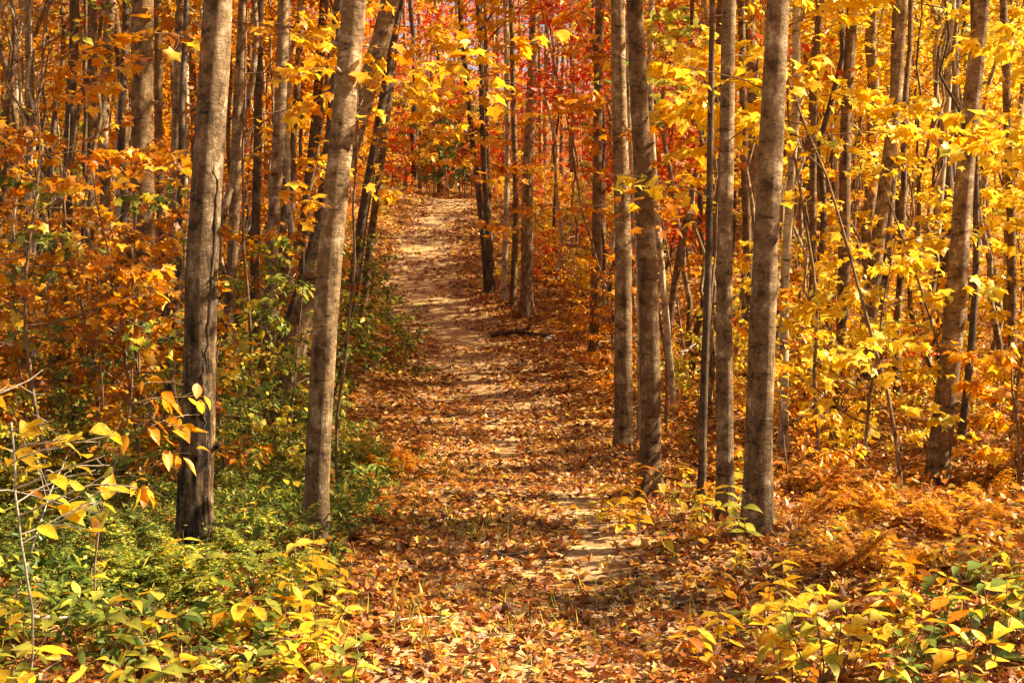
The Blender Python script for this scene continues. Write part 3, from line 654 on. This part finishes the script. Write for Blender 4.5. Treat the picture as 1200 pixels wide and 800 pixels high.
near_maple(720, 22, 6.8, 3.2, 14, 2.6, 'gold', 'young maple with golden sprays arching over the upper path', 560, PI, 1.3, seed=7)
near_maple(780, 15.5, 5.0, 2.2, 12, 1.7, 'orange', 'young maple with orange leaves right of the flared brown trunk', 380, seed=8)
near_maple(815, 14, 4.8, 3.2, 8, 1.3, 'lime', 'young maple with green and yellow leaves high beside the grey right trunk', 200, PI, 1.4, seed=9)
near_maple(50, 10.5, 3.5, 1.3, 15, 1.4, 'orange', 'bushy orange young maple filling the left edge', 520, seed=10, tpl=MAPLE, lsize=.10)
near_maple(110, 12.0, 3.2, .9, 16, 1.5, 'rust', 'rusty brown leaved young maple left of the nearest thick trunk', 620, seed=11, lsize=.095)
near_maple(-10, 12.5, 4.6, 1.6, 16, 1.6, 'orange', 'tall orange young maple at the far left edge', 560, seed=12, lsize=.11)
near_maple(165, 11.5, 2.5, .6, 13, 1.3, 'green', 'olive green young maple left of the nearest thick trunk', 330, seed=16, lsize=.085)
near_maple(262, 12.0, 1.5, .4, 10, .8, 'lime', 'yellow green young maple between the two nearest left trunks', 170, seed=17, lsize=.08)
near_maple(170, 12.8, 2.4, .5, 14, 1.3, 'rust', 'low rusty young maple before the broad brown trunk', 460, seed=13, lsize=.09)
near_maple(1010, 12.2, 2.0, .4, 14, 1.2, 'yellow', 'low yellow young maple at the foot of the leaning pair', 380, seed=14)
near_maple(1200, 11.5, 1.3, .3, 10, .8, 'gold', 'low golden young maple under the right edge trunk', 300, seed=15, lsize=.1)

# ------------------------------------------------------------------ broad leaved seedlings, ferns, near plants
def make_seedling(seed, H, nst, leafn, lsize, tpl=BROAD):
    rng = np.random.default_rng(seed); st = MB(); lf = MB()
    for s in range(nst):
        a = rng.uniform(0, 6.28); d = (math.cos(a) * .35, math.sin(a) * .35, 1)
        P = smooth_line((rng.normal(0, .03), rng.normal(0, .03), -.02), d, H * rng.uniform(.6, 1.1), 6, .1, rng)
        tube(st, P, np.linspace(.004, .0015, len(P)), 4)
        pos = []; yaw = []
        for k in range(leafn):
            t = .3 + .7 * (k + .5) / leafn; q = polyat(P, t)
            for side in (0, 1):
                pos.append(q); yaw.append(k * 1.4 + side * PI + rng.normal(0, .3))
        n = len(pos); add_leaves(lf, np.array(pos), lsize * rng.uniform(.6, 1.15, n), tpl, np.array(yaw), rng.normal(-.1, .3, n), rng.normal(0, .3, n), rng, .15)
    return st.mesh('stem', BK['twig']), lf.mesh('foliage', LM['lime'])
def make_fern(seed, nf, L):
    rng = np.random.default_rng(seed); st = MB(); lf = MB()
    for f in range(nf):
        a = f * 6.283 / nf + rng.normal(0, .25); e = R(rng.uniform(35, 65)); LL = L * rng.uniform(.7, 1.1)
        d = np.array([math.cos(a) * math.cos(e), math.sin(a) * math.cos(e), math.sin(e)])
        P = smooth_line((0, 0, 0), d, LL, 9, .05, rng, up=-.11)
        tube(st, P, np.linspace(.003, .001, len(P)), 3)
        pos, yaw, pit, siz = [], [], [], []
        for k in range(22):
            t = .18 + .8 * k / 22; q = polyat(P, t); fd = polyat(P, min(1, t + .08)) - polyat(P, t - .08); fa = math.atan2(fd[1], fd[0])
            pl = LL * .24 * math.sin(PI * min(1, (1.05 - t) * 1.15)) + .01
            for sd in (-1, 1):
                ya = fa + sd * 1.25
                for j in range(5):
                    u = pl * (j + .3) / 5
                    p = q + np.array([math.cos(ya) * u, math.sin(ya) * u, -.15 * u + rng.normal(0, .004)])
                    for s2 in (-1, 1):
                        pos.append(p); yaw.append(ya - PI / 2 + s2 * .8); pit.append(rng.normal(-.1, .25)); siz.append(max(.008, pl * .30 * (1.1 - j / 5)))
        n = len(pos); add_leaves(lf, np.array(pos), np.array(siz), KITE, np.array(yaw), np.array(pit), rng.normal(0, .2, n), rng)
    return st.mesh('stem', BK['twig']), lf.mesh('fronds', LM['orange'])
SEED = [make_seedling(400, .32, 2, 3, .12), make_seedling(401, .42, 3, 3, .12), make_seedling(402, .22, 2, 2, .11), make_seedling(403, .34, 3, 3, .09)]
FERN = [make_fern(420, 6, .36), make_fern(421, 7, .44), make_fern(422, 5, .28)]
def fern(proto, x, y, s, m, label, group):
    r = place_plant(proto, x, y, RNG.uniform(0, 6.28), s, m, label, 'fern', group, name='fern')
    r.children[1].name = 'fronds'; return r
rp = np.random.default_rng(77)
def scatter_plants(n, region, fn, dmin=.16):
    c = t = 0
    while c < n and t < n * 30:
        t += 1
        px = rp.uniform(region[0], region[2]); py = rp.uniform(region[1], region[3])
        x, y = on_ground(px, py)
        if not free(x, y, dmin): continue
        fn(x, y); c += 1
def seed_fn(mats, lab, grp, smin=.7, smax=1.1):
    def f(x, y):
        m = rp.choice(mats); place_plant(SEED[rp.integers(4)], x, y, rp.uniform(0, 6.28), rp.uniform(smin, smax), m, lab.format(m), 'plant', grp.format(m), name='seedling')
    return f
scatter_plants(20, (290, 690, 415, 850), seed_fn(['lime', 'lime', 'yellow'], '{} leaved seedling at the lower left verge of the path', '{} seedlings at the lower left verge', .7, 1.05))
scatter_plants(22, (0, 690, 300, 870), seed_fn(['lime', 'lime', 'green', 'green'], '{} broad leaved seedling in the lower left undergrowth', '{} seedlings in the lower left undergrowth', .7, 1.1))
scatter_plants(16, (60, 500, 350, 620), seed_fn(['green', 'green', 'lime'], '{} seedling around the feet of the nearest left trunks', '{} seedlings around the nearest left trunks'))
scatter_plants(34, (840, 650, 1200, 830), seed_fn(['lime', 'yellow', 'yellow', 'gold'], '{} leaved seedling at the lower right verge of the path', '{} seedlings at the lower right verge'))
scatter_plants(20, (700, 560, 900, 650), seed_fn(['yellow', 'lime', 'gold'], '{} leaved seedling around the feet of the right hand trunks', '{} seedlings around the right hand trunks'))
scatter_plants(12, (1040, 700, 1200, 830), seed_fn(['green', 'lime'], '{} leaved seedling in the lower right corner', '{} seedlings in the lower right corner'))
def fern_fn(mats, lab, grp):
    def f(x, y):
        m = rp.choice(mats); fern(FERN[rp.integers(3)], x, y, rp.uniform(.7, 1.15), m, lab.format(m), grp.format(m))
    return f
scatter_plants(11, (960, 575, 1200, 680), fern_fn(['rust', 'rust', 'gold'], '{} withered fern in the patch under the right edge trunk', '{} ferns under the right edge trunk'), .12)
scatter_plants(9, (395, 520, 500, 620), fern_fn(['rust', 'orange'], '{} withered fern on the left verge of the path', '{} ferns on the left verge'), .12)
scatter_plants(34, (20, 540, 345, 760), fern_fn(['green'], '{} fern by the nearest left trunks', '{} ferns by the nearest left trunks'))
scatter_plants(4, (900, 570, 1010, 630), fern_fn(['rust', 'gold'], '{} fern beside the thickest right trunk', '{} ferns beside the thickest right trunk'))

# near left stems with big yellow leaves
near_maple(25, 5.6, 1.05, .55, 8, .55, 'yellow', 'slim stem with large sunlit yellow leaves at the left edge', 30, .2, 1.2, lsize=.12, seed=30, tpl=BROAD, name='sapling', r0=.006, bark='stick', lean=(.25, 0), twigs=3, droop=.1)
near_maple(-15, 5.9, 1.4, .6, 7, .6, 'gold', 'tall thin stem with golden leaves cut by the left edge', 24, .2, 1.2, lsize=.13, seed=31, tpl=BROAD, name='sapling', r0=.006, bark='stick', twigs=3, droop=.2)
near_maple(105, 6.8, 1.2, .55, 7, .5, 'orange', 'small stem with hanging orange leaves before the nearest thick trunk', 40, .1, .8, lsize=.10, seed=32, tpl=BROAD, name='sapling', r0=.006, twigs=3, droop=.7)

# sticks, log, stones
def stick(pts, r0, r1, m, name, label, cat, sides=7, group=None):
    pts = np.array(pts, float); b = pts[0].copy(); mb = MB()
    n = 14; t = np.linspace(0, 1, n)
    P = np.stack([np.interp(t, np.linspace(0, 1, len(pts)), pts[:, k]) for k in range(3)], 1) - b
    P += RNG.normal(0, r0 * .25, P.shape); tube(mb, P, np.linspace(r0, r1, n), sides, wob=.06)
    for _ in range(3):
        q = polyat(P, RNG.uniform(.3, .85)); d = P[-1] - P[0]; d = d / np.linalg.norm(d) + RNG.normal(0, .6, 3); d[2] = abs(d[2])
        l = smooth_line(q, d, np.linalg.norm(P[-1]) * .22, 4, .15, RNG); tube(mb, l, np.linspace(r1, r1 * .4, len(l)), 4)
    o = ob(name, mb.mesh(name, BK[m]), None, b); tag(o, label, cat, group); return o
def gp(px, py, up=0.):
    x, y = on_ground(px, py); return (x, y, gz(x, y) + up)
stick([gp(-10, 735, .10), gp(35, 760, .13), gp(85, 752, .10)], .014, .006, 'stick', 'dead_branch', 'pale bare dead branch lying low in the lower left corner', 'dead branch')
stick([gp(20, 700, .02), gp(60, 640, .35), gp(90, 590, .5)], .006, .002, 'stick', 'dead_branch', 'pale thin upright dead twig in the left undergrowth', 'dead branch')
stick([gp(575, 396, .04), gp(605, 393, .07), gp(650, 398, .03)], .055, .03, 'dark', 'fallen_log', 'dark fallen log lying at the right edge of the upper path', 'log', 10)
stick([gp(735, 470, .1), gp(800, 455, .5), gp(860, 430, .9)], .03, .012, 'stick', 'fallen_branch', 'pale fallen branch leaning between the right hand trunks', 'fallen branch')
stick([gp(930, 505, .1), gp(975, 485, .35), gp(1005, 470, .6)], .02, .008, 'stick', 'fallen_branch', 'pale fallen branch right of the thickest right trunk', 'fallen branch')
stick([gp(260, 545, .05), gp(190, 560, .4), gp(110, 520, .8)], .012, .004, 'dark', 'fallen_branch', 'dark curved branch low between the nearest thick trunk and the left shrubs', 'fallen branch')
stick([gp(250, 470, .2), gp(310, 440, .9), gp(355, 410, 1.3)], .018, .006, 'stick', 'fallen_branch', 'pale broken branch propped left of the leaning grey trunk', 'fallen branch')
def stone(px, py, s, label):
    x, y = on_ground(px, py); rng = np.random.default_rng(int(px)); mb = MB()
    nu, nv = 14, 9; u = np.linspace(0, 2 * PI, nu, endpoint=False); V = []
    for v in np.linspace(.05, PI - .05, nv):
        for a in u:
            d = np.array([math.sin(v) * math.cos(a), math.sin(v) * math.sin(a), math.cos(v)])
            k = 1 + .14 * math.sin(3 * d[0] + px) + .12 * math.sin(4 * d[1] + 2) + .1 * math.sin(5 * d[2] + d[0] * 3); V.append(d * k * np.array([1.3, .9, .55]) * s)
    Q = [(i * nu + j, i * nu + (j + 1) % nu, (i + 1) * nu + (j + 1) % nu, (i + 1) * nu + j) for i in range(nv - 1) for j in range(nu)]
    T = [(0, j, (j + 1) % nu) for j in range(1, nu - 1)] + [((nv - 1) * nu, (nv - 1) * nu + (j + 1) % nu, (nv - 1) * nu + j) for j in range(1, nu - 1)]
    mb.add(V, Q, T); o = ob('stone', mb.mesh('stone', M_stone), None, (x, y, gz(x, y) + s * .2), px); tag(o, label, 'stone')
stone(645, 398, .11, 'pale sunlit stone beside the dark log at the right of the upper path')
stone(560, 399, .06, 'small pale stone left of the dark fallen log on the upper path')

# ------------------------------------------------------------------ setting
def grid(xs, ys, zf):
    X, Y = np.meshgrid(xs, ys); Z = zf(X, Y); V = np.stack([X, Y, Z], -1).reshape(-1, 3)
    nx, ny = len(xs), len(ys); i = np.arange(ny - 1)[:, None]; j = np.arange(nx - 1)[None]
    Q = np.stack([i * nx + j, i * nx + j + 1, (i + 1) * nx + j + 1, (i + 1) * nx + j], -1).reshape(-1, 4)
    return V, Q
xs = np.unique(np.concatenate([np.linspace(-300, -30, 28), np.linspace(-30, -8, 60), np.linspace(-8, 8, 200), np.linspace(8, 30, 60), np.linspace(30, 300, 28)]))
ys = np.unique(np.concatenate([np.linspace(-60, 2, 40), np.linspace(2, 25, 260), np.linspace(25, 70, 220), np.linspace(70, 400, 80)]))
def zf(X, Y):
    u = np.abs(X - path_x(Y)); return ground(X, Y) - .05 * (1 - sstep(path_w(Y) * .6, path_w(Y) * .95, u)) * (Y < 60)
V, Q = grid(xs, ys, zf); mb = MB(); mb.add(V, Q); o = ob('ground', mb.mesh('ground', M_floor)); tag(o, kind='structure')
us = np.linspace(-1, 1, 25); ys2 = np.linspace(-3, 60, 620); mb = MB()
U, Y = np.meshgrid(us, ys2); rg = .12 * np.sin(Y * 1.9) + .08 * np.sin(Y * 4.7 + 1) + .05 * np.sin(Y * 11)
X = path_x(Y) + U * (path_w(Y) * .9 + rg * np.sign(U) * np.abs(U)); Z = ground(X, Y) - .045 * (np.abs(U) > .97)
nx = len(us); i = np.arange(len(ys2) - 1)[:, None]; j = np.arange(nx - 1)[None]
mb.add(np.stack([X, Y, Z], -1).reshape(-1, 3), np.stack([i * nx + j, i * nx + j + 1, (i + 1) * nx + j + 1, (i + 1) * nx + j], -1).reshape(-1, 4))
o = ob('path', mb.mesh('path', M_path)); tag(o, kind='structure')

# fallen leaves
rl = np.random.default_rng(3)
def vnoise(x, y, f, seed):
    r = np.random.default_rng(seed); s = 0
    for k in range(6):
        a = r.uniform(0, 6.28); ff = f * r.uniform(.6, 1.7); s = s + np.sin((x * math.cos(a) + y * math.sin(a)) * ff + r.uniform(0, 6.28))
    return s / 6
fl = MB()
for (ya, yb, hw, dens, tpl, s0) in ((3, 9, 4.5, 330, MAPLE, .062), (3, 9, 4.5, 620, OVAL, .058), (9, 16, 7, 230, MAPLE, .062), (9, 16, 7, 480, OVAL, .062), (16, 30, 12, 300, OVAL, .085), (30, 60, 15, 110, KITE, .13)):
    n = int((yb - ya) * hw * 2 * dens); y = rl.uniform(ya, yb, n); x = rl.uniform(-hw, hw, n) + path_x(y)
    u = np.abs(x - path_x(y))
    tr = x - path_x(y) - .12 * np.sin(y * .8)
    bare = np.exp(-(tr / .24) ** 2) * np.clip(.36 + 1.9 * vnoise(x, y, 1.5, 4), 0, .92)
    bare = np.where(y > 22, np.clip(bare + .45 * (u < .62) + .8 * (u < .75) * vnoise(x, y, 1.3, 8), 0, .93), bare)
    keep = (rl.random(n) > bare) & (np.abs(x) < .4 * y + 1.2)
    x, y = x[keep], y[keep]; n = len(x)
    z = ground(x, y) + .004 + np.abs(rl.normal(0, .014, n))
    add_leaves(fl, np.stack([x, y, z], 1), s0 * rl.uniform(.55, 1.25, n), tpl, rl.uniform(0, 6.28, n), rl.normal(.0, .30, n), rl.normal(0, .30, n), rl, .34)
for hx, hy in HEROXY:      # leaves drifted against the feet of the trunks
    c = 240 if hy < 16 else 110; a = rl.uniform(0, 6.28, c); rr = .12 + np.abs(rl.normal(0, .13, c)); x = hx + rr * np.cos(a); y = hy + rr * np.sin(a)
    z = ground(x, y) + .01 + .10 * np.exp(-rr / .16) * rl.uniform(.2, 1, c)
    add_leaves(fl, np.stack([x, y, z], 1), .062 * rl.uniform(.5, 1.25, c), OVAL, rl.uniform(0, 6.28, c), rl.normal(0, .6, c), rl.normal(0, .6, c), rl, .38)
o = ob('fallen_leaves', fl.mesh('fallen_leaves', LM['litter'], smooth=False)); tag(o, 'orange and brown fallen leaves carpeting the path and forest floor', 'leaves', kind='stuff')

tw = MB()
for _ in range(420):
    y = rl.uniform(4, 24); x = path_x(y) + rl.uniform(-3.5, 3.5); a = rl.uniform(0, 6.28); L = rl.uniform(.12, .5)
    pts = np.array([(x + math.cos(a) * L * t + rl.normal(0, .012), y + math.sin(a) * L * t + rl.normal(0, .012)) for t in (0, .33, .66, 1)])
    tube(tw, np.column_stack([pts, ground(pts[:, 0], pts[:, 1]) + .022]), [.005, .004, .003, .0015], 4)
o = ob('twigs', tw.mesh('twigs', BK['stick'])); tag(o, 'small dead twigs scattered in the leaf litter', 'twigs', kind='stuff')
# ground cover
gcv = MB()
def cover(ya, yb, xa, xb, dens, tpl, s0, hmax, mb, seed, path_gap=1.5):
    r = np.random.default_rng(seed); n = int((yb - ya) * (xb - xa) * dens); y = r.uniform(ya, yb, n); x = r.uniform(xa, xb, n)
    keep = (np.abs(x - path_x(y)) > path_gap + .3 * vnoise(x, y, 3, seed)) & (vnoise(x, y, 2.2, seed + 1) > -.12) & (np.abs(x) < .4 * y + .8)
    x, y = x[keep], y[keep]; c = len(x)
    k = 7; xx = np.repeat(x, k) + r.normal(0, .05, c * k); yy = np.repeat(y, k) + r.normal(0, .05, c * k)
    hh = np.repeat(r.uniform(.3, 1, c) * hmax, k) * r.uniform(.25, 1, c * k)
    add_leaves(mb, np.stack([xx, yy, ground(xx, yy) + hh], 1), s0 * r.uniform(.5, 1.2, c * k), tpl, r.uniform(0, 6.28, c * k), r.normal(.1, .5, c * k), r.normal(0, .5, c * k), r, .2)
cover(4, 15, -7, -1.0, 55, LONG, .06, .2, gcv, 61, 1.25)
cover(15, 30, -11, -1.5, 26, OVAL, .10, .4, gcv, 62, 1.8)
cover(7, 14, -5, -.9, 120, LONG, .045, .2, gcv, 66, 1.35)
cover(4, 14, -6, -.9, 26, KITE, .03, .28, gcv, 67, 1.35)
cover(4, 14, -6, -.9, 22, LONG, .10, .30, gcv, 68, 1.3)
o = ob('ground_cover', gcv.mesh('ground_cover', LM['green'])); tag(o, 'green ground cover under the trees left of the path', 'ground cover', kind='stuff')
gc2 = MB()
cover(4, 15, 1.2, 7.5, 36, OVAL, .085, .22, gc2, 63, 1.4)
cover(15, 32, 1.2, 13, 12, OVAL, .10, .4, gc2, 64, 2.0)
o = ob('undergrowth', gc2.mesh('undergrowth', LM['rust'])); tag(o, 'rusty leafy undergrowth under the trees right of the path', 'undergrowth', kind='stuff')
# grass tufts on path edge
gr = MB(); r = np.random.default_rng(9)
for cx, cy, sp_, n in ((-.35, 9.3, .35, 200), (-.9, 13, .35, 220), (-.3, 6.6, .4, 200), (-1.1, 11, .5, 200), (.6, 7.5, .3, 80), (3.2, 6.5, .7, 500), (-3, 6, .8, 500)):
    x = r.normal(cx, sp_, n); y = r.normal(cy, sp_, n)
    add_leaves(gr, np.stack([x, y, ground(x, y)], 1), r.uniform(.06, .14, n), _tpl([(-.03, 0, 0), (.03, 0, 0), (.02, .6, .02), (0, 1, .1)], [(0, 1, 2, 3)]), r.uniform(0, 6.28, n), r.uniform(.7, 1.4, n), r.normal(0, .3, n), r)
o = ob('grass', gr.mesh('grass', LM['green'])); tag(o, 'short green grass growing through the fallen leaves', 'grass', kind='stuff')

# far wood: one mass of trunks and leaves closing the view on the hillside
r = np.random.default_rng(17)
n = 230000; y = r.uniform(68, 135, n); x = r.uniform(-62, 62, n); h = r.uniform(0, 1, n) ** .85 * 21
keep = (vnoise(x, h * 2, .9, 5) + vnoise(x, y, .5, 6) > -.42) & (np.abs(x) < .42 * y)
x, y, h = x[keep], y[keep], h[keep]; n = len(x)
q = zone_px(x, y) + 60 * vnoise(x, y, .4, 12) + 40 * vnoise(x, h, .8, 13)
for lo_, hi_, m_, nm_, lab_ in ((-9999, 400, 'orange', 'orange_woods', 'far orange woods closing the view on the left'),
                            (400, 850, 'red', 'red_woods', 'far crimson woods closing the view beyond the path'),
                            (850, 9999, 'gold', 'golden_woods', 'far golden woods closing the view on the right')):
    k = (q >= lo_) & (q < hi_); c = int(k.sum()); fw = MB()
    add_leaves(fw, np.stack([x[k], y[k], ground(x[k], y[k]) + h[k]], 1), r.uniform(.2, .42, c), KITE, r.uniform(0, 6.28, c), r.normal(-.3, .5, c), r.normal(0, .5, c), r)
    far = ob(nm_, fw.mesh(nm_, LM[m_])); tag(far, lab_, 'woods', kind='stuff')
ft = MB()
for _ in range(260):
    yv = r.uniform(68, 118); xx = r.uniform(-.42, .42) * yv; g = gz(xx, yv); a = r.normal(0, .5)
    tube(ft, [(xx, yv, g - .3), (xx + a * .4, yv, g + 7), (xx + a, yv, g + 15)], [.14, .10, .04], 5)
o = ob('far_woods_trunks', ft.mesh('far_woods_trunks', BK['grey'])); tag(o, 'far grey trunks of the woods beyond the path', 'woods', kind='stuff')
print('objects', len(sc.objects))
